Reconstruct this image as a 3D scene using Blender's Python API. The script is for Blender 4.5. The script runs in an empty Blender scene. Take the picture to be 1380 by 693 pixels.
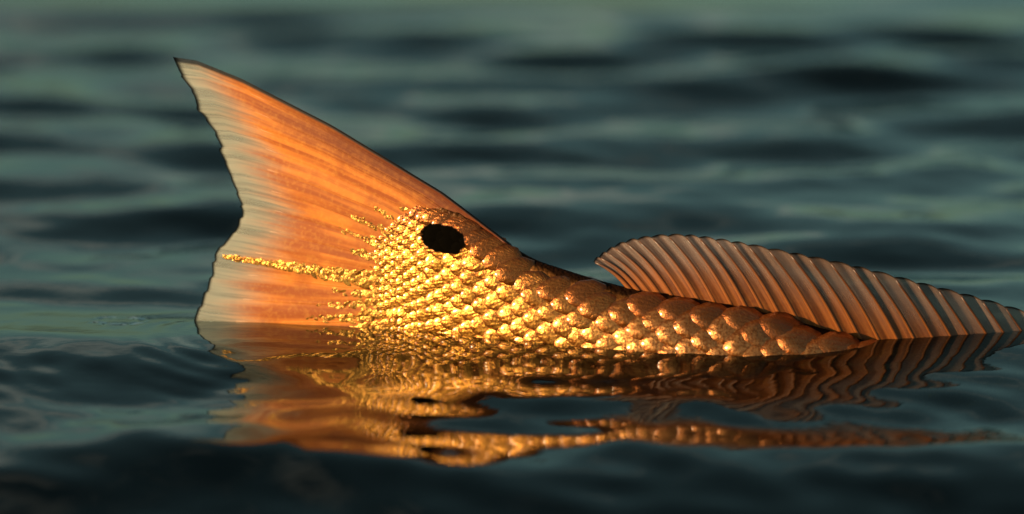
import bpy, math, random
import numpy as np
from mathutils import Vector, Matrix

R = math.radians
rng = np.random.default_rng(11)
random.seed(11)
sc = bpy.context.scene
col = sc.collection

# ------------------------------------------------------------------ camera
PITCH = R(12.0)
DIST = 2.5
MM = 0.0005                       # metres per photograph pixel at the fish
AIM = Vector((0.0, 0.0, 0.0452))
cp, sp = math.cos(PITCH), math.sin(PITCH)
CAM = AIM + Vector((0, -cp * DIST, sp * DIST))
cam_d = bpy.data.cameras.new('camera')
cam = bpy.data.objects.new('camera', cam_d)
col.objects.link(cam)
cam.location = CAM
cam.rotation_euler = (math.pi / 2 - PITCH, 0, 0)
cam_d.sensor_width = 36
cam_d.lens = 36 * DIST / (1380 * MM)
cam_d.clip_start = 0.05
cam_d.clip_end = 20000
cam_d.dof.use_dof = True
cam_d.dof.focus_distance = DIST - 0.035
cam_d.dof.aperture_fstop = 2.7
sc.camera = cam

# ------------------------------------------------------------------ sky and sun
SUN_AZ = R(244)                   # compass style: 0 = +Y, clockwise
SUN_EL = R(10)
w = bpy.data.worlds.new('World')
sc.world = w
w.use_nodes = True
nt = w.node_tree
nt.nodes.clear()
out = nt.nodes.new('ShaderNodeOutputWorld')
bg = nt.nodes.new('ShaderNodeBackground')
sky = nt.nodes.new('ShaderNodeTexSky')
sky.sky_type = 'NISHITA'
sky.sun_disc = False
sky.sun_elevation = SUN_EL
sky.sun_rotation = SUN_AZ
sky.air_density = 1.0
sky.dust_density = 1.5
sky.ozone_density = 1.5
tint = nt.nodes.new('ShaderNodeMix')
tint.data_type = 'RGBA'
tint.blend_type = 'MULTIPLY'
tint.inputs['Factor'].default_value = 1
tint.inputs['B'].default_value = (0.68, 1.0, 0.88, 1)
veil = nt.nodes.new('ShaderNodeHueSaturation')       # thin high veil over the whole sky greys its colour
veil.inputs['Saturation'].default_value = 0.6
nt.links.new(sky.outputs[0], veil.inputs['Color'])
nt.links.new(veil.outputs[0], tint.inputs['A'])
# small broken clouds lit warm by the low sun, all over the sky
tc = nt.nodes.new('ShaderNodeTexCoord')
mp = nt.nodes.new('ShaderNodeMapping')
mp.inputs['Scale'].default_value = (1, 1, 3.0)
nz = nt.nodes.new('ShaderNodeTexNoise')
nz.inputs['Scale'].default_value = 3.2
nz.inputs['Detail'].default_value = 6
cr = nt.nodes.new('ShaderNodeValToRGB')
cr.color_ramp.elements[0].position = 0.55
cr.color_ramp.elements[0].color = (0, 0, 0, 1)
cr.color_ramp.elements[1].position = 0.72
cr.color_ramp.elements[1].color = (0.55, 0.55, 0.55, 1)
cl = nt.nodes.new('ShaderNodeMix')
cl.data_type = 'RGBA'
cl.inputs['B'].default_value = (5.8, 5.6, 4.7, 1)
nt.links.new(tc.outputs['Generated'], mp.inputs['Vector'])
nt.links.new(mp.outputs[0], nz.inputs['Vector'])
nt.links.new(nz.outputs[0], cr.inputs[0])
nt.links.new(cr.outputs[0], cl.inputs['Factor'])
nt.links.new(tint.outputs['Result'], cl.inputs['A'])
nt.links.new(cl.outputs['Result'], bg.inputs['Color'])
bg.inputs['Strength'].default_value = 0.058
nt.links.new(bg.outputs[0], out.inputs[0])

sun_d = bpy.data.lights.new('sun', 'SUN')
sun = bpy.data.objects.new('sun', sun_d)
col.objects.link(sun)
sun_d.energy = 5.0
sun_d.angle = R(0.6)
sun_d.color = (1.0, 0.76, 0.45)
to_sun = Vector((math.sin(SUN_AZ) * math.cos(SUN_EL), math.cos(SUN_AZ) * math.cos(SUN_EL), math.sin(SUN_EL)))
sun.rotation_euler = to_sun.to_track_quat('Z', 'Y').to_euler()
sun.location = to_sun * 5

vs = sc.view_settings
vs.view_transform = 'Standard'
vs.look = 'None'
vs.gamma = 1
vs.use_curve_mapping = False
vs.exposure = 1.0
sc.cycles.use_denoising = True
sc.cycles.denoiser = 'OPENIMAGEDENOISE'
sc.cycles.max_bounces = 8
sc.cycles.transparent_max_bounces = 8
sc.cycles.caustics_reflective = False
sc.cycles.caustics_refractive = False
sc.cycles.sample_clamp_indirect = 6

# ------------------------------------------------------------------ helpers
def at(px, py, y=0.0):
    """point on the vertical sheet at depth y that the photograph shows at (px, py)"""
    a = (px - 690) * MM / DIST
    b = (346.5 - py) * MM / DIST
    dx, dy, dz = a, cp + b * sp, -sp + b * cp
    t = (y - CAM.y) / dy
    return Vector((CAM.x + dx * t, y, CAM.z + dz * t))

def interp(x, tab):
    xs = [p[0] for p in tab]
    return [float(np.interp(x, xs, [p[k] for p in tab])) for k in range(1, len(tab[0]))]

def smooth_tab(tab, n=60):
    """Catmull style smoothing of a table over its first column (monotone-ish)"""
    tab = np.array(tab, float)
    xs = np.linspace(tab[0, 0], tab[-1, 0], n)
    res = []
    for k in range(1, tab.shape[1]):
        v = np.interp(xs, tab[:, 0], tab[:, k])
        for _ in range(3):
            v[1:-1] = 0.25 * v[:-2] + 0.5 * v[1:-1] + 0.25 * v[2:]
        res.append(v)
    return np.column_stack([xs] + res).tolist()

def mesh_obj(name, verts, faces, mat, parent=None, uvs=None, smooth=True):
    me = bpy.data.meshes.new(name)
    me.from_pydata([tuple(v) for v in verts], [], faces)
    if uvs is not None:
        ul = me.uv_layers.new(name='UVMap')
        li = np.empty(len(me.loops), dtype=np.int32)
        me.loops.foreach_get('vertex_index', li)
        ul.data.foreach_set('uv', np.asarray(uvs, np.float32)[li].ravel())
    if smooth:
        me.polygons.foreach_set('use_smooth', [True] * len(me.polygons))
    me.materials.append(mat)
    o = bpy.data.objects.new(name, me)
    col.objects.link(o)
    if parent:
        o.parent = parent
    return o

class NT:
    """tiny node-graph helper"""
    def __init__(self, name):
        self.m = bpy.data.materials.new(name)
        self.m.use_nodes = True
        self.t = self.m.node_tree
        self.t.nodes.clear()
        self.out = self.t.nodes.new('ShaderNodeOutputMaterial')
    def n(self, typ, **kw):
        nd = self.t.nodes.new('ShaderNode' + typ)
        for k, v in kw.items():
            setattr(nd, k, v)
        return nd
    def put(self, sock, v):
        if hasattr(v, 'is_output'):
            self.t.links.new(v, sock)
        else:
            if isinstance(v, (tuple, list)) and len(v) == 3 and sock.type == 'RGBA':
                v = (*v, 1)
            sock.default_value = v
    def math(self, op, a, b=0.0, clamp=False):
        nd = self.n('Math', operation=op, use_clamp=clamp)
        self.put(nd.inputs[0], a); self.put(nd.inputs[1], b)
        return nd.outputs[0]
    def mix(self, f, a, b, mode='MIX'):
        nd = self.n('Mix', data_type='RGBA', blend_type=mode)
        self.put(nd.inputs['Factor'], f); self.put(nd.inputs['A'], a); self.put(nd.inputs['B'], b)
        return nd.outputs['Result']
    def step(self, x, a, b):
        nd = self.n('MapRange', interpolation_type='SMOOTHSTEP')
        self.put(nd.inputs[0], x); self.put(nd.inputs[1], a); self.put(nd.inputs[2], b)
        return nd.outputs[0]
    def noise(self, vec, scale, detail=3, rough=0.5):
        nd = self.n('TexNoise')
        self.put(nd.inputs['Vector'], vec)
        nd.inputs['Scale'].default_value = scale
        nd.inputs['Detail'].default_value = detail
        nd.inputs['Roughness'].default_value = rough
        return nd.outputs[0]
    def mapping(self, vec, scale):
        nd = self.n('Mapping')
        self.put(nd.inputs['Vector'], vec)
        nd.inputs['Scale'].default_value = scale
        return nd.outputs[0]
    def bump(self, h, dist, strength=1.0):
        nd = self.n('Bump')
        self.put(nd.inputs['Height'], h)
        nd.inputs['Distance'].default_value = dist
        nd.inputs['Strength'].default_value = strength
        return nd.outputs[0]
    def mixs(self, f, a, b):
        nd = self.n('MixShader')
        self.put(nd.inputs[0], f); self.t.links.new(a, nd.inputs[1]); self.t.links.new(b, nd.inputs[2])
        return nd.outputs[0]
    def done(self, s):
        self.t.links.new(s, self.out.inputs['Surface'])
        return self.m

# ------------------------------------------------------------------ water
def water_material():
    g = NT('water')
    tc = g.n('TexCoord')
    geo = g.n('NewGeometry')
    pos = geo.outputs['Position']
    h = g.noise(g.mapping(pos, (1, 1, 1)), 2.2, 4, 0.5)
    h2 = g.noise(g.mapping(pos, (1, 1, 1)), 60, 2, 0.5)
    cd = g.n('VectorMath', operation='LENGTH')
    g.put(cd.inputs[0], pos)
    far = g.step(cd.outputs['Value'], 2.5, 6.0)
    hh = g.math('ADD', g.math('MULTIPLY', g.math('MULTIPLY', h, far), 0.10), g.math('MULTIPLY', h2, 0.0002))
    nb = g.bump(hh, 1.0, 1.0)
    fr = g.n('Fresnel'); fr.inputs['IOR'].default_value = 1.333
    g.put(fr.inputs['Normal'], nb)
    gl = g.n('BsdfGlossy'); g.put(gl.inputs['Color'], (0.95, 1.0, 0.97)); gl.inputs['Roughness'].default_value = 0.02
    g.put(gl.inputs['Normal'], nb)
    rf = g.n('BsdfRefraction'); g.put(rf.inputs['Color'], (0.16, 0.26, 0.22)); rf.inputs['IOR'].default_value = 1.333
    rf.inputs['Roughness'].default_value = 0.0
    g.put(rf.inputs['Normal'], nb)
    return g.done(g.mixs(fr.outputs[0], rf.outputs[0], gl.outputs[0]))

def axis(lo, hi, step, far):
    core = np.arange(lo, hi + step / 2, step)
    grow = []
    s, p = step, 0.0
    while p < far:
        s *= 1.16
        p += s
        grow.append(p)
    grow = np.array(grow)
    return np.concatenate([(lo - grow)[::-1], core, hi + grow])

wx = axis(-0.52, 0.52, 0.0036, 6000)
wy = axis(-0.75, 1.25, 0.0036, 6000)
stepx = np.gradient(wx)
stepy = np.gradient(wy)
GX, GY = np.meshgrid(wx, wy)
SX, SY = np.meshgrid(stepx, stepy)
STEP = np.maximum(SX, SY)

def waves(n, lmin, lmax, slope, spread, seed, main=90.0):
    r = np.random.default_rng(seed)
    H = np.zeros_like(GX)
    for i in range(n):
        lam = lmin * (lmax / lmin) ** r.random()
        a = R(main + r.normal() * spread)
        k = 2 * math.pi / lam
        ph = r.random() * 2 * math.pi
        amp = slope / k * math.sqrt(2.0 / n)
        fade = np.clip(1.6 - STEP * 5 / lam, 0, 1)
        H += amp * fade * np.sin(k * (GX * math.cos(a) + GY * math.sin(a)) + ph)
    return H

def sstep(x, a, b):
    t = np.clip((x - a) / (b - a), 0, 1)
    return t * t * (3 - 2 * t)

# calmer in the lee of the fish, livelier behind it
live = 0.45 + 0.55 * sstep(GY, -0.05, 0.30) + 0.25 * sstep(-GY, 0.08, 0.3)
H = waves(34, 0.085, 0.32, 0.112, 26, 5) * live
H += waves(22, 0.035, 0.085, 0.020, 40, 8) * (1 + 1.6 * sstep(-GY, 0.0, 0.12))
H += waves(14, 0.5, 1.6, 0.03, 25, 3)
# crossing ripples in front that break up the mirror image
H += waves(12, 0.10, 0.30, 0.040, 25, 21, 35.0) * sstep(-GY, 0.03, 0.22)
# the water falls away toward the viewer in front of the fish
near = np.exp(-((GX / 0.5) ** 2) - (GY / 0.10) ** 2)
H *= 1 - 0.7 * near
fy = -GY - 0.02
fall = np.where(fy < 0, 0, np.where(fy < 0.06, fy * fy / 0.12, fy - 0.03))
H -= 0.090 * 0.75 * np.tanh(fall / 0.75) * np.exp(-(GX / 1.2) ** 2)
far_f = np.clip(-GY - 0.28, 0, None)
H -= 0.055 * 0.5 * np.tanh(far_f / 0.5) * np.exp(-(GX / 1.2) ** 2)
# droplet ring beside the tail
pr = at(160, 422)
pc = CAM + (pr - CAM) * (CAM.z / (CAM.z - pr.z))
rr = np.hypot(GX - pc.x, GY - pc.y)
H += 0.0008 * np.cos((rr - 0.019) / 0.006 * 2 * math.pi) * np.exp(-((rr - 0.017) / 0.0055) ** 2)
# ripples running out from the tail where it cuts the surface
tx = at(300, 430).x
rt = np.hypot(GX - tx - 0.05, (GY + 0.02))
ang = np.arctan2(GY + 0.02, GX - tx - 0.05)
sect = np.exp(-((np.abs(ang) - R(150)) / R(40)) ** 2) * (GY < 0.02)
H += 0.00022 * (1 + np.sin(GX * 47 + GY * 13)) * np.sin(rt / 0.021 * 2 * math.pi + 0.6) * np.exp(-((rt - 0.13) / 0.09) ** 2) * sect

nyv, nxv = GX.shape
verts = np.column_stack([GX.ravel(), GY.ravel(), H.ravel()])
idx = np.arange(nxv * nyv).reshape(nyv, nxv)
quads = np.stack([idx[:-1, :-1], idx[:-1, 1:], idx[1:, 1:], idx[1:, :-1]], -1).reshape(-1, 4)
me = bpy.data.meshes.new('water')
me.vertices.add(len(verts)); me.vertices.foreach_set('co', verts.ravel())
me.loops.add(quads.size); me.loops.foreach_set('vertex_index', quads.ravel().astype(np.int32))
me.polygons.add(len(quads))
me.polygons.foreach_set('loop_start', np.arange(0, quads.size, 4, dtype=np.int32))
me.polygons.foreach_set('use_smooth', np.ones(len(quads), dtype=bool))
me.update(calc_edges=True)
me.materials.append(water_material())
water = bpy.data.objects.new('water', me)
col.objects.link(water)
water['kind'] = 'structure'
water['label'] = 'dark rippled teal water around the fish'

def bed_material():
    g = NT('seabed_mud')
    geo = g.n('NewGeometry')
    n = g.noise(geo.outputs['Position'], 6, 5)
    b = g.n('BsdfDiffuse')
    g.put(b.inputs['Color'], g.mix(n, (0.012, 0.020, 0.016), (0.035, 0.045, 0.030)))
    return g.done(b.outputs[0])
bx = axis(-3, 3, 0.15, 6000)
BX, BY = np.meshgrid(bx, bx)
BZ = -0.62 + 0.03 * np.sin(BX * 3.1 + BY) + 0.02 * np.sin(BY * 4.7 - BX * 2)
bi = np.arange(BX.size).reshape(BX.shape)
mesh_obj('seabed', np.column_stack([BX.ravel(), BY.ravel(), BZ.ravel()]).tolist(),
         np.stack([bi[:-1, :-1], bi[:-1, 1:], bi[1:, 1:], bi[1:, :-1]], -1).reshape(-1, 4).tolist(),
         bed_material())['kind'] = 'structure'

# ------------------------------------------------------------------ fish
fish = bpy.data.objects.new('fish', None)
fish.empty_display_size = 0.05
col.objects.link(fish)
fish['label'] = 'golden orange fish tailing at the surface, black spot on its tail base'
fish['category'] = 'fish'

YAW_X = np.arange(200, 2001, 20.0)
YAW_Y = np.interp(YAW_X, [200, 500, 700, 850, 1000, 1200, 1400, 2000], [0.032, -0.003, -0.028, -0.042, -0.049, -0.042, -0.022, 0.090])
for _ in range(20):
    YAW_Y[1:-1] = 0.25 * YAW_Y[:-2] + 0.5 * YAW_Y[1:-1] + 0.25 * YAW_Y[2:]

def yaw_y(px):
    """depth of the fish's midplane: the tail swings a little away from the viewer"""
    return float(np.interp(px, YAW_X, YAW_Y))

SPOT = at(597, 322, yaw_y(597) - 0.006)

def spot_mask(g, pos):
    """the black eyespot of the tail base, as a place on the fish"""
    d = g.n('VectorMath', operation='SUBTRACT')
    g.put(d.inputs[0], pos); d.inputs[1].default_value = SPOT
    s = g.n('SeparateXYZ'); g.put(s.inputs[0], d.outputs[0])
    nx = g.math('MULTIPLY', s.outputs['X'], 1 / (29.5 * MM))
    nz = g.math('MULTIPLY', g.math('ADD', s.outputs['Z'], g.math('MULTIPLY', s.outputs['X'], 0.12)), 1 / (19.5 * MM))
    r = g.math('SQRT', g.math('ADD', g.math('POWER', g.math('ABSOLUTE', nx), 2.4), g.math('POWER', g.math('ABSOLUTE', nz), 2.4)))
    n = g.noise(pos, 260, 2)
    r = g.math('ADD', r, g.math('MULTIPLY', g.math('SUBTRACT', n, 0.5), 0.5))
    return g.step(r, 1.06, 0.90)

def skin_material():
    g = NT('fish_skin')
    geo = g.n('NewGeometry'); pos = geo.outputs['Position']
    uv = g.n('UVMap'); uv.uv_map = 'UVMap'
    s = g.n('SeparateXYZ'); g.put(s.inputs[0], uv.outputs[0])
    v = s.outputs['Y']                        # 0 on the ridge of the back, 1 on the belly
    n = g.noise(pos, 190, 5, 0.6)
    base = g.mix(n, (0.15, 0.036, 0.005), (0.48, 0.17, 0.026))
    flank = g.step(g.math('ADD', v, g.math('MULTIPLY', g.math('SUBTRACT', n, 0.5), 0.12)), 0.11, 0.25)
    c = g.mix(flank, (0.016, 0.006, 0.003), base)
    belly = g.step(v, 0.6, 0.85)
    c = g.mix(belly, c, (0.5, 0.42, 0.32))
    m = spot_mask(g, pos)
    c = g.mix(m, c, (0.002, 0.0015, 0.001))
    p = g.n('BsdfPrincipled')
    g.put(p.inputs['Base Color'], c)
    g.put(p.inputs['Metallic'], g.math('MULTIPLY', g.math('SUBTRACT', 1.0, m), 0.25))
    p.inputs['Roughness'].default_value = 0.42
    g.put(p.inputs['Specular IOR Level'], g.math('MULTIPLY', flank, g.math('SUBTRACT', 0.5, g.math('MULTIPLY', m, 0.45))))
    vo = g.n('TexVoronoi'); g.put(vo.inputs['Vector'], pos); vo.inputs['Scale'].default_value = 420
    hh = g.math('ADD', g.math('MULTIPLY', vo.outputs['Distance'], -0.6), n)
    g.put(p.inputs['Normal'], g.bump(hh, 0.0012, 0.8))
    return g.done(p.outputs[0])

def scale_material(name, per_object):
    g = NT(name)
    geo = g.n('NewGeometry'); pos = geo.outputs['Position']
    if per_object:
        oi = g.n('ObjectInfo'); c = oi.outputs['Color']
    else:
        at_ = g.n('VertexColor'); at_.layer_name = 'Col'; c = at_.outputs['Color']
    n = g.noise(pos, 520, 4, 0.6)
    n2 = g.noise(pos, 1500, 2, 0.5)
    if per_object:      # margin of each scale painted darker, standing in for shaded gaps between them
        tc = g.n('TexCoord'); ln = g.n('VectorMath', operation='LENGTH')
        sh_ = g.n('VectorMath', operation='ADD'); g.put(sh_.inputs[0], tc.outputs['Object']); sh_.inputs[1].default_value = (0.10, 0, 0)
        g.put(ln.inputs[0], g.mapping(sh_.outputs[0], (1.28, 1.66, 0)))
        c = g.mix(g.math('MULTIPLY', g.step(g.math('ADD', ln.outputs['Value'], g.math('MULTIPLY', g.math('SUBTRACT', n, 0.5), 0.7)), 0.60, 0.95), 0.95), c, (0.17, 0.038, 0.004))
    c = g.mix(g.math('MULTIPLY', g.step(n, 0.44, 0.62), 0.85), c, (0.27, 0.068, 0.007))
    m = spot_mask(g, pos)
    c = g.mix(m, c, (0.002, 0.0015, 0.001))
    p = g.n('BsdfPrincipled')
    g.put(p.inputs['Base Color'], c)
    g.put(p.inputs['Metallic'], g.math('MULTIPLY', g.math('SUBTRACT', 1.0, m), 0.80))
    g.put(p.inputs['Roughness'], g.math('ADD', 0.20, g.math('MULTIPLY', n2, 0.22)))
    g.put(p.inputs['Specular IOR Level'], g.math('SUBTRACT', 0.5, g.math('MULTIPLY', m, 0.47)))
    g.put(p.inputs['Coat Weight'], g.math('MULTIPLY', g.math('SUBTRACT', 1.0, m), 0.5))
    p.inputs['Coat Roughness'].default_value = 0.17
    n3 = g.noise(pos, 210, 3, 0.6)
    hh = g.math('ADD', g.math('ADD', n, g.math('MULTIPLY', n2, 0.30)), g.math('MULTIPLY', n3, 0.9))
    if per_object:      # fine ridges that fan out to the free edge
        sx = g.n('SeparateXYZ'); g.put(sx.inputs[0], tc.outputs['Object'])
        an = g.math('ARCTAN2', sx.outputs['Y'], g.math('ADD', sx.outputs['X'], 0.75))
        rd = g.math('SINE', g.math('MULTIPLY', an, 34.0))
        hh = g.math('ADD', hh, g.math('MULTIPLY', rd, 0.10))
    g.put(p.inputs['Normal'], g.bump(hh, 0.0010, 0.55))
    blk = g.n('BsdfDiffuse'); g.put(blk.inputs['Color'], (0.002, 0.0015, 0.001))
    return g.done(g.mixs(m, p.outputs[0], blk.outputs[0]))

# body: sections at photograph columns: column, back, belly, half thickness (mm), depth of the midplane (m)
BODY = smooth_tab([
    (468, 352, 418, 0.9, 0.000), (500, 306, 452, 1.6, 0.000), (540, 272, 482, 3.2, 0.000), (580, 260, 500, 5.2, -0.001),
    (620, 279, 508, 8.0, -0.002), (660, 307, 512, 11, -0.003), (700, 339, 512, 14, -0.004), (725, 352, 514, 16, -0.005),
    (760, 363, 520, 18, -0.006), (800, 376, 532, 20, -0.008), (850, 389, 556, 23, -0.011), (900, 396, 584, 27, -0.015),
    (1000, 413, 650, 34, -0.022), (1150, 453, 735, 44, -0.032), (1300, 503, 815, 52, -0.040), (1500, 560, 900, 58, -0.046),
    (1700, 660, 958, 56, -0.046), (1850, 760, 984, 42, -0.042), (1940, 850, 976, 20, -0.040), (1965, 900, 950, 4, -0.040)], 190)

def body_point(px, th):
    """th: 0 = ridge of the back, +pi/2 = flank that faces the viewer, pi = belly"""
    top, bot, hw, yc = interp(px, BODY)
    yc = yaw_y(px)
    a, b = at(px, top, yc), at(px, bot, yc)
    mid, h = (a.z + b.z) / 2, (a.z - b.z) / 2
    s, c = math.sin(th), math.cos(th)
    e = 1.25
    sy = math.copysign(abs(s) ** e, s)
    return Vector(((a.x), yc - hw * 0.001 * sy, mid + h * c))

NS, NTH = 170, 72
pxs = np.concatenate([np.linspace(468, 760, 90), np.linspace(764, 1965, 80)])
bv, buv, bf = [], [], []
for i, px in enumerate(pxs):
    for j in range(NTH):
        th = 2 * math.pi * j / NTH
        bv.append(body_point(px, th))
        buv.append((i / NS, 1 - abs(1 - 2 * j / NTH)))
for i in range(NS - 1):
    for j in range(NTH):
        k = (j + 1) % NTH
        bf.append((i * NTH + j, i * NTH + k, (i + 1) * NTH + k, (i + 1) * NTH + j))
bf.append(tuple(range(NTH - 1, -1, -1)))
bf.append(tuple((NS - 1) * NTH + j for j in range(NTH)))
body = mesh_obj('body', bv, bf, skin_material(), fish, buv)

# scales -----------------------------------------------------------------
def scale_mesh(seed):
    r = random.Random(seed)
    rings = [(0.52, 0.044), (0.90, 0.004), (1.0, -0.075)]
    n = 10
    vs_ = [Vector((0.06, r.uniform(-.05, .05), 0.060 + r.uniform(-.01, .01)))]
    for q, (rad, z) in enumerate(rings):
        for k in range(n):
            a = 2 * math.pi * k / n
            x = math.cos(a) * 0.78 * rad - 0.10
            y = math.sin(a) * 0.60 * rad * (1 - 0.16 * math.cos(a))
            j = 0.012
            vs_.append(Vector((x + r.uniform(-j, j), y + r.uniform(-j, j), z + r.uniform(-j, j) * 0.8)))
    fs = [(0, 1 + k, 1 + (k + 1) % n) for k in range(n)]
    for q in range(2):
        for k in range(n):
            a, b = 1 + q * n + k, 1 + q * n + (k + 1) % n
            fs.append((a, a + n, b + n, b))
    return vs_, fs

SC_MAT = scale_material('scale', True)
SC_MAT_J = scale_material('scale_small', False)
SC_MESH = []
for sd in range(8):
    v_, f_ = scale_mesh(sd)
    m_ = bpy.data.meshes.new('scale')
    m_.from_pydata([tuple(v) for v in v_], [], f_)
    m_.polygons.foreach_set('use_smooth', [True] * len(m_.polygons))
    m_.materials.append(SC_MAT)
    SC_MESH.append((m_, v_, f_))

def scale_size(px):
    return interp(px, [(480, 10), (520, 13.5), (570, 19), (620, 26), (680, 31), (760, 33), (850, 35), (950, 37), (1100, 44), (1500, 56), (2000, 50)])[0]

def lerp3(a, b, t):
    t = max(0, min(1, t))
    return tuple(a[i] + (b[i] - a[i]) * t for i in range(3))

spots = []                 # (score, matrix, colour, mesh index)
px = 486.0
row = 0
while px < 1880:
    sz = scale_size(px)
    # arc length of the section decides how many scales go round
    ths = np.linspace(0.0, math.pi, 60)
    def column(cx):
        pts = [body_point(cx, t) for t in ths]
        ln_ = np.concatenate([[0], np.cumsum([(pts[i + 1] - pts[i]).length for i in range(59)])])
        zl = at(cx, 372 + (cx - 520) * 0.17, yaw_y(cx)).z             # height of the lateral line here
        th0 = float(np.interp(-zl, [-p_.z for p_ in pts], ths))
        return ln_, float(np.interp(th0, ths, ln_))
    ln, d0 = column(px)
    lnA, d0A = column(px - 3)
    lnB, d0B = column(px + 3)
    pitch = sz * MM * 0.86
    cnt = int(ln[-1] / pitch)
    for side in (1, -1):
        for q in range(-cnt, cnt):
            d = d0 + (q + (0.5 if row % 2 else 0.0) + random.uniform(-.05, .05)) * pitch
            bare = float(np.interp(px, [500, 560, 620, 860, 980], [10, 16, 22, 20, 9])) * MM
            if d > ln[-1] * 0.96 or d < bare + pitch * 0.3:
                continue
            th = float(np.interp(d, ln, ths))
            x = px + random.uniform(-.05, .05) * sz
            p = body_point(x, th * side)
            thA = float(np.interp(d - d0 + d0A, lnA, ths)); thB = float(np.interp(d - d0 + d0B, lnB, ths))
            e1 = (body_point(x - 3, thA * side) - body_point(x + 3, thB * side)).normalized()
            e2 = body_point(x, (th + 0.02) * side) - body_point(x, (th - 0.02) * side)
            nrm = e1.cross(e2).normalized()
            if (nrm.y < 0) != (side > 0):
                nrm.negate()
            # rows lie obliquely: turn the free edge a little upward
            tilt = R(float(np.interp(x, [560, 640, 820, 1000], [9, 11, 11, 9])) + random.gauss(0, 2.5))
            roll = R(random.gauss(float(np.interp(x, [560, 640, 820, 1000], [0, 3, 3, 0])), 3)) * side
            yaw = R(random.gauss(float(np.interp(x, [600, 820, 960, 1100], [13, 12, 9, 6])), 5 + 10 * max(0, min(1, (640 - x) / 110)))) * side
            M = Matrix.Identity(3)
            e2n = nrm.cross(e1).normalized()
            M.col[0], M.col[1], M.col[2] = e1, e2n, nrm
            M = M @ Matrix.Rotation(yaw, 3, 'Z') @ Matrix.Rotation(-tilt, 3, 'Y') @ Matrix.Rotation(roll, 3, 'X')
            s_ = sz * MM * random.uniform(1.10, 1.22)
            hgt = random.uniform(0.9, 1.2)
            M4 = Matrix.Translation(p + nrm * s_ * 0.05) @ M.to_4x4() @ Matrix.Diagonal((s_ * float(np.interp(x, [560, 640, 820, 1000], [1.0, 1.04, 1.04, 1.0])), s_ * random.uniform(.90, 1.0) * float(np.interp(x, [560, 640, 820, 1000], [1.0, .97, .97, 1.0])), s_ * hgt * float(np.interp(x, [560, 700, 850, 1000], [.8, 1, 1.2, 1.5])), 1))
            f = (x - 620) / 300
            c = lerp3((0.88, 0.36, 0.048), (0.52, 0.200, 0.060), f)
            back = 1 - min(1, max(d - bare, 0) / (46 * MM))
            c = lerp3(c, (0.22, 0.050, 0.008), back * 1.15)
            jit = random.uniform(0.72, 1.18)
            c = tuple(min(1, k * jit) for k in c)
            above = p.z > -0.008
            inframe = x < 1400
            score = (2.0 if (side > 0 and above and inframe) else 0.0) + sz * 0.001
            spots.append((score, M4, c, random.randrange(8)))
    px += sz * float(np.interp(px, [600, 900], [0.58, 0.60]))
    row += 1
spots.sort(key=lambda s: -s[0])
print('scales', len(spots), 'shown', sum(1 for s in spots if s[0] > 1))
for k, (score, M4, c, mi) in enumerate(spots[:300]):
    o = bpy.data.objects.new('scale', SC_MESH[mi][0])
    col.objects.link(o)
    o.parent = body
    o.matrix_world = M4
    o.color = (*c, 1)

def join_scales(name, items, parent):
    V, F, C = [], [], []
    for score, M4, c, mi in items:
        _, v_, f_ = SC_MESH[mi]
        b = len(V)
        V += [M4 @ v for v in v_]
        F += [tuple(b + i for i in f) for f in f_]
        C += [c] * len(v_)
    o = mesh_obj(name, V, F, SC_MAT_J, parent)
    ca = o.data.color_attributes.new('Col', 'FLOAT_COLOR', 'POINT')
    ca.data.foreach_set('color', np.array([(*c, 1) for c in C], np.float32).ravel())
    o['kind'] = 'stuff'
    return o
join_scales('small_scales', spots[300:], body)

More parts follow.
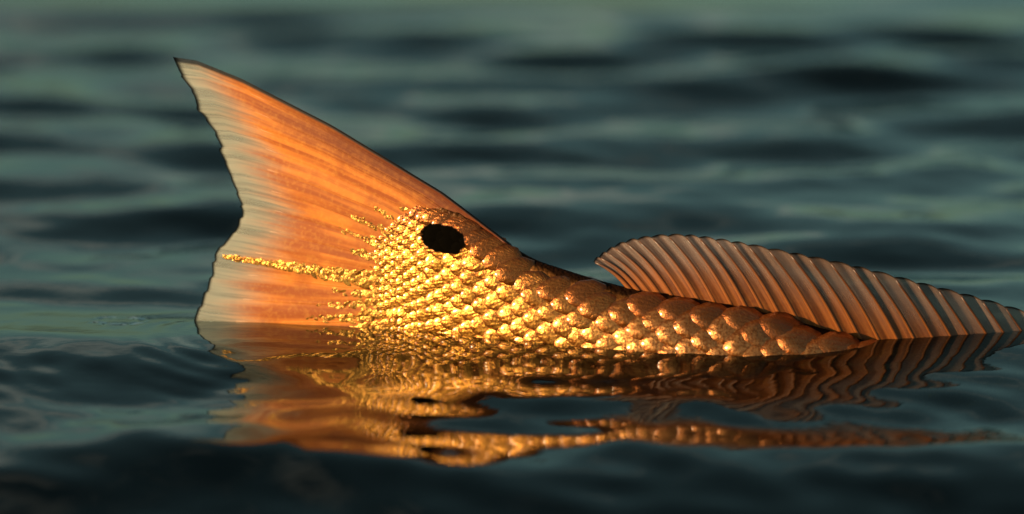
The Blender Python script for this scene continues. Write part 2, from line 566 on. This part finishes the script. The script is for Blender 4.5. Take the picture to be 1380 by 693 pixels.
# caudal fin ---------------------------------------------------------------
def fin_material(name, orange, deep, pale, rim0, pale0, pale1, stri, transp, lead=False):
    """u runs across the rays, v from the base (0) to the free edge (1)"""
    g = NT(name)
    uv = g.n('UVMap'); uv.uv_map = 'UVMap'
    geo = g.n('NewGeometry'); pos = geo.outputs['Position']
    s = g.n('SeparateXYZ'); g.put(s.inputs[0], uv.outputs[0])
    u, v = s.outputs['X'], s.outputs['Y']
    st = g.noise(g.mapping(uv.outputs[0], (stri, 1.6, 1)), 1.0, 3, 0.55)        # fine striations along the rays
    st2 = g.noise(g.mapping(uv.outputs[0], (stri * 0.28, 0.9, 1)), 1.0, 2, 0.5)
    mot = g.noise(pos, 330, 4, 0.6)
    c = g.mix(g.step(st2, 0.34, 0.62), deep, orange)
    if lead:
        big = g.noise(pos, 38, 3, 0.5)
        c = g.mix(g.math('MULTIPLY', g.step(big, 0.48, 0.66), 0.55), c, deep)
    c = g.mix(g.math('MULTIPLY', g.step(mot, 0.45, 0.7), 0.22), c, (min(1, orange[0] * 1.15), orange[1] * 1.7, orange[2] * 2.2))
    c = g.mix(g.math('MULTIPLY', g.step(st, 0.52, 0.72), 0.32), c, deep)
    jag = g.math('ADD', g.math('MULTIPLY', g.math('SUBTRACT', st, 0.5), 0.22), g.math('MULTIPLY', g.math('SUBTRACT', st2, 0.5), 0.30))
    if lead:            # ray length across the fan, so that the pale band keeps its width
        rl = g.n('ValToRGB'); g.put(rl.inputs[0], u)
        el = rl.color_ramp.elements
        for q_, (a_, b_) in enumerate([(0, 1.0), (.1, .81), (.25, .56), (.4, .41), (.52, .43), (.65, .47), (.8, .56), (1, .77)]):
            e_ = el[q_] if q_ in (0,) else (el.new(a_) if a_ < 1 else el[len(el) - 1])
            e_.position = a_; e_.color = (b_, b_, b_, 1)
        ds = g.math('MULTIPLY', g.math('SUBTRACT', 1.0, v), rl.outputs[0])
        pm = g.step(g.math('ADD', ds, g.math('MULTIPLY', jag, -0.60)), 0.20, 0.015)
    else:
        pm = g.step(g.math('ADD', v, jag), pale0, pale1)
    pl = g.mix(g.step(st, 0.40, 0.66), pale, tuple(k * 0.66 for k in pale))
    c = g.mix(pm, c, pl)
    if lead:
        lm = g.math('MULTIPLY', g.step(g.math('ADD', u, g.math('MULTIPLY', g.math('SUBTRACT', mot, 0.5), 0.10)), 0.20, 0.0), g.step(v, 0.98, 0.30))
        c = g.mix(g.math('MULTIPLY', lm, 0.92), c, (0.10, 0.018, 0.004))  # brown rim of the upper edge, its shading painted into the colour too
        c = g.mix(g.step(u, 0.016, 0.006), c, (0.010, 0.005, 0.003))
    rim = g.step(v, rim0, 1.0)
    c = g.mix(rim, c, (0.012, 0.009, 0.006))
    hh = g.math('ADD', g.math('MULTIPLY', st, 1.0), g.math('MULTIPLY', mot, 0.35))
    nb = g.bump(hh, 0.0006, 0.28)
    p = g.n('BsdfPrincipled')
    g.put(p.inputs['Base Color'], c)
    p.inputs['Roughness'].default_value = 0.5
    p.inputs['Specular IOR Level'].default_value = 0.35
    g.put(p.inputs['Normal'], nb)
    tr = g.n('BsdfTranslucent'); g.put(tr.inputs['Color'], c)
    sh = g.mixs(0.22, p.outputs[0], tr.outputs[0])
    tp = g.n('BsdfTransparent')
    ta = g.math('MULTIPLY', g.math('MULTIPLY', pm, g.math('SUBTRACT', 1.0, rim)), transp)
    return g.done(g.mixs(ta, sh, tp.outputs[0]))

CAUDAL_MAT = fin_material('caudal_fin', (0.66, 0.19, 0.022), (0.33, 0.070, 0.008), (0.40, 0.37, 0.29), 0.982, 0.66, 0.90, 120, 0.45, True)

EDGE = [(0, 233, 77), (.03, 242, 97), (.09, 262, 130), (.125, 267, 150), (.135, 271, 152), (.19, 289, 178), (.225, 298, 198), (.24, 296, 203),
        (.29, 308, 232), (.34, 318, 257), (.40, 327, 283), (.44, 321, 304), (.48, 307, 322), (.52, 289, 343), (.57, 285, 368),
        (.61, 278, 392), (.68, 262, 428), (.77, 246, 480), (.87, 232, 530), (.95, 226, 566), (1.0, 244, 588)]
BASE = [(0, 690, 330), (.15, 606, 300), (.3, 552, 318), (.45, 516, 352), (.52, 508, 376), (.65, 508, 420), (.8, 535, 466), (1.0, 650, 506)]
BULGE = [(0, 0), (.2, 19), (.53, 27), (.8, 22), (.93, 13), (1, 0)]
NRAY = 17

def caudal_px(t, v):
    ex, ey = interp(t, EDGE)
    bx_, by_ = interp(t, BASE)
    bl = interp(v, BULGE)[0]
    k = (1 - t / 0.5) if t < 0.5 else -(t - 0.5) / 0.5 * 0.8
    x = bx_ + (ex - bx_) * v
    y = by_ + (ey - by_) * v - bl * k
    # ragged free edge: small torn steps between neighbouring rays
    if v > 0.9:
        cell = t * 26
        k2 = cell - math.floor(cell)
        amp = (math.sin(math.floor(cell) * 12.9898) * 43758.5453) % 1.0
        x += (k2 - 0.5) * 5.0 * amp * (v - 0.9) / 0.1
    return x, y

def ray_phase(t):
    return t * NRAY

def caudal_mid(t, v):
    px_, py_ = caudal_px(t, v)
    lag = 0.0045 * math.sin(1.2 + 3.4 * t) * v * v + 0.0010 * v * math.sin(2 * math.pi * t * 5.5 + 0.5)
    return at(px_, py_, yaw_y(px_) + lag - 0.0005)

def caudal_half(t, v):
    th = 0.0017 * (1 - v) ** 1.3 + 0.00022
    ridge = 0.00030 * (0.5 + 0.5 * math.cos(2 * math.pi * ray_phase(t))) * (1 - v) ** 0.6
    lead = 0.0016 * math.exp(-(t / 0.018) ** 2) * (1 - 0.7 * v)
    taper = min(1.0, (t + 0.004) / 0.02) ** 0.5 if t < 0.016 else 1.0
    return (th + ridge + lead) * taper

NT_, NV_ = 190, 44
tvals = np.concatenate([np.linspace(0, 0.05, 22)[:-1], np.linspace(0.05, 1.0, NT_ - 21)])
cv, cuv, cf = [], [], []
for side in (-1, 1):
    for i, t in enumerate(tvals):
        for j in range(NV_ + 1):
            v = j / NV_
            p = caudal_mid(t, v)
            hw = caudal_half(t, v)
            if i in (0, len(tvals) - 1) or j == NV_:
                hw = 0.00004
            cv.append(p + Vector((0, side * hw, 0)))
            cuv.append((t, v))
W_ = NV_ + 1
NTT = len(tvals)
for s_ in (0, 1):
    o_ = s_ * NTT * W_
    for i in range(NTT - 1):
        for j in range(NV_):
            q = (o_ + i * W_ + j, o_ + (i + 1) * W_ + j, o_ + (i + 1) * W_ + j + 1, o_ + i * W_ + j + 1)
            cf.append(q if s_ == 1 else q[::-1])
n1 = NTT * W_
for i in range(NTT - 1):
    a, b = i * W_ + NV_, (i + 1) * W_ + NV_
    cf.append((a, b, b + n1, a + n1))
    a, b = i * W_, (i + 1) * W_
    cf.append((a + n1, b + n1, b, a))
for j in range(NV_):
    cf.append((j, j + 1, j + 1 + n1, j + n1))
    a = (NTT - 1) * W_ + j
    cf.append((a + n1, a + 1 + n1, a + 1, a))
caudal = mesh_obj('caudal_fin', cv, cf, CAUDAL_MAT, fish, cuv)
caudal['label'] = 'orange tail fin with pale translucent trailing edge'

def ribbon_ray(name, path, mat, parent):
    """path: list of (centre, across, normal offset direction, half width, height, uv): one low ridge on both faces"""
    V, U, F = [], [], []
    for (c, ac, nn, hw, ht, u) in path:
        for k in range(6):
            a = 2 * math.pi * k / 6
            V.append(c + ac * (math.cos(a) * hw) + nn * (math.sin(a) * ht))
            U.append(u)
    for i in range(len(path) - 1):
        for k in range(6):
            l = (k + 1) % 6
            F.append((i * 6 + k, i * 6 + l, (i + 1) * 6 + l, (i + 1) * 6 + k))
    F.append((5, 4, 3, 2, 1, 0)); e = (len(path) - 1) * 6
    F.append(tuple(e + k for k in range(6)))
    return mesh_obj(name, V, F, mat, parent, U)

YN = Vector((0, -1, 0))
for k in range(1, NRAY + 1):
    t = (k - 0.5) / NRAY
    path = []
    for j in range(12):
        v = 0.04 + 0.74 * j / 11
        c = caudal_mid(t, v)
        d = (caudal_mid(t, min(1, v + .02)) - caudal_mid(t, v - .02)).normalized()
        ac = d.cross(YN).normalized()
        f = 1 - j / 11
        path.append((c, ac, YN, 0.0006 + 0.0011 * f, caudal_half(t, v) + 0.00012 + 0.0003 * f, (t, v)))
    ribbon_ray('fin_ray', path, CAUDAL_MAT, caudal)

# little scales that creep out along the rays
items = []
def bead_row(t0, v0, v1, wpx0, wpx1, n, size, rows):
    for i in range(n):
        f = i / (n - 1)
        v = v0 + (v1 - v0) * f
        for r_ in range(rows):
            if random.random() < 0.15 + 0.5 * f * (rows > 2 and v1 < .6):
                continue
            k = (r_ + 0.5) / rows - 0.5 + random.uniform(-.2, .2)
            width = wpx0 + (wpx1 - wpx0) * f
            c0 = caudal_mid(t0, v)
            d = (caudal_mid(t0, min(1, v + .02)) - caudal_mid(t0, v - .02)).normalized()
            ac = d.cross(YN).normalized()
            fr = -1
            p = c0 + ac * (k * width * MM) + Vector((0, -(caudal_half(t0, v) + 0.00012), 0))
            M = Matrix.Identity(3)
            M.col[0], M.col[1], M.col[2] = d, YN.cross(d), YN
            M = M @ Matrix.Rotation(R(random.gauss(0, 16)), 3, 'Z') @ Matrix.Rotation(-R(random.gauss(6, 4)), 3, 'Y') @ Matrix.Rotation(R(random.gauss(0, 10)), 3, 'X')
            s_ = (size[0] + (size[1] - size[0]) * f) * MM * random.uniform(.8, 1.25)
            jit = random.uniform(.8, 1.15)
            items.append((0, Matrix.Translation(p) @ M.to_4x4() @ Matrix.Diagonal((s_ * 1.7, s_ * 1.25, s_ * 0.5, 1)),
                          (min(1, .80 * jit), .35 * jit, .06 * jit), random.randrange(8)))
bead_row(.52, -.02, .93, 19, 3, 48, (7.5, 3.6), 3)
for (t0, v1, n, wd) in ((.20, .20, 7, 13), (.26, .26, 9, 15), (.32, .36, 12, 13), (.38, .42, 12, 13), (.44, .36, 11, 12), (.575, .30, 9, 12), (.62, .40, 12, 14), (.665, .46, 14, 12), (.71, .40, 12, 10)):
    bead_row(t0, 0.0, v1 * 0.85, wd, 5, n + 3, (6.6, 3.0), 3)
join_scales('fin_scales', items, caudal)

# dorsal fin ---------------------------------------------------------------
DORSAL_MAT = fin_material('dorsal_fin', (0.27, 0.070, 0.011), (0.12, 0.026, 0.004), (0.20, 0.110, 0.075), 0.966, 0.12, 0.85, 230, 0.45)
DTOP = [(795, 356), (800, 352), (812, 342), (826, 333), (842, 326), (862, 321), (885, 318), (912, 316), (950, 320), (1000, 328), (1060, 340),
        (1120, 352), (1180, 366), (1240, 382), (1300, 397), (1340, 408), (1380, 420), (1440, 442), (1500, 470)]
rays = []
xb = 853.0
i = 0
while xb < 1560:
    off = float(np.interp(xb, [853, 872, 895, 930, 970, 1100, 1560], [53, 60, 65, 67, 66, 72, 78]))
    tx_ = xb - off
    ty_ = float(np.interp(tx_, [p[0] for p in DTOP], [p[1] for p in DTOP]))
    rays.append((xb, tx_, ty_))
    xb += float(np.interp(xb, [853, 900, 980, 1100, 1250], [11, 18, 22, 27, 31])) * random.uniform(.9, 1.1)
NR = len(rays)
def ray_at(f):
    i = min(int(f), NR - 2); k = f - i
    return tuple(rays[i][q] * (1 - k) + rays[i + 1][q] * k for q in range(3))

def dorsal_mid(f, v):
    xb_, tx_, ty_ = ray_at(f)
    top, bot, hw, yc = interp(xb_, BODY)
    by_ = top + 6
    fr = f - math.floor(f)
    # membrane edge bows out a little between ray tips
    scal = 3.2 * math.sin(math.pi * fr) ** 0.8 - 1.2
    px_ = xb_ + (tx_ - xb_) * v
    py_ = by_ + (ty_ - by_) * v - scal * v ** 6
    bow = 4.0 * math.sin(math.pi * v)        # rays curve back
    px_ += bow * 0.8
    py_ -= bow * 0.8
    yc = yaw_y(px_)
    yy = yc + 0.010 * v * v * (0.4 + 0.6 * math.sin(0.25 * f)) + 0.0009 * math.cos(2 * math.pi * f) * (-1) * (0.35 + 0.65 * v) * (1 + 0.4 * math.sin(f * 2.3))
    return at(px_, py_, yy)

DN, DV = (NR - 1) * 8, 22
dv_, duv, df = [], [], []
for side in (-1, 1):
    for i in range(DN + 1):
        f = min(i / 8, NR - 1 - 1e-6)
        for j in range(DV + 1):
            v = j / DV
            hw = 0.0009 * (1 - v) ** 1.2 + 0.00018
            if i in (0, DN) or j == DV:
                hw = 0.00004
            dv_.append(dorsal_mid(f, v) + Vector((0, side * hw, 0)))
            duv.append((f / NR, v))
DW = DV + 1
n1 = (DN + 1) * DW
for s_ in (0, 1):
    for i in range(DN):
        for j in range(DV):
            a = s_ * n1 + i * DW + j
            q = (a, a + 1, a + DW + 1, a + DW)
            df.append(q if s_ == 1 else q[::-1])
for i in range(DN):
    a = i * DW + DV
    df.append((a, a + n1, a + n1 + DW, a + DW))
    a = i * DW
    df.append((a, a + DW, a + DW + n1, a + n1))
for j in range(DV):
    df.append((j, j + n1, j + 1 + n1, j + 1))
    a = DN * DW + j
    df.append((a, a + 1, a + 1 + n1, a + n1))
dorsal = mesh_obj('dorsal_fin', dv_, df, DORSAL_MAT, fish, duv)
dorsal['label'] = 'long pinkish brown back fin with slanting rays and wavy edge'

def ray_material():
    g = NT('dorsal_ray')
    uv = g.n('UVMap'); uv.uv_map = 'UVMap'
    geo = g.n('NewGeometry')
    s = g.n('SeparateXYZ'); g.put(s.inputs[0], uv.outputs[0])
    n = g.noise(geo.outputs['Position'], 400, 3)
    c = g.mix(g.step(s.outputs['Y'], 0.1, 0.95), (0.30, 0.078, 0.010), (0.055, 0.020, 0.008))
    c = g.mix(g.math('MULTIPLY', n, 0.5), c, (0.20, 0.055, 0.012))
    p = g.n('BsdfPrincipled'); g.put(p.inputs['Base Color'], c)
    p.inputs['Roughness'].default_value = 0.4
    tr = g.n('BsdfTranslucent'); g.put(tr.inputs['Color'], c)
    return g.done(g.mixs(0.2, p.outputs[0], tr.outputs[0]))
RAY_MAT = ray_material()
for i in range(NR):
    f = min(i, NR - 1 - 1e-6)
    path = []
    for j in range(12):
        v = 0.0 + 0.965 * j / 11
        c = dorsal_mid(f, v)
        d = (dorsal_mid(f, v + .02) - dorsal_mid(f, v - .02)).normalized()
        ac = d.cross(YN).normalized()
        fl = 1 - j / 11
        path.append((c, ac, YN, 0.0006 + 0.0013 * fl, 0.0003 + 0.0011 * fl, (f / NR, v)))
    ribbon_ray('fin_ray', path, RAY_MAT, dorsal)
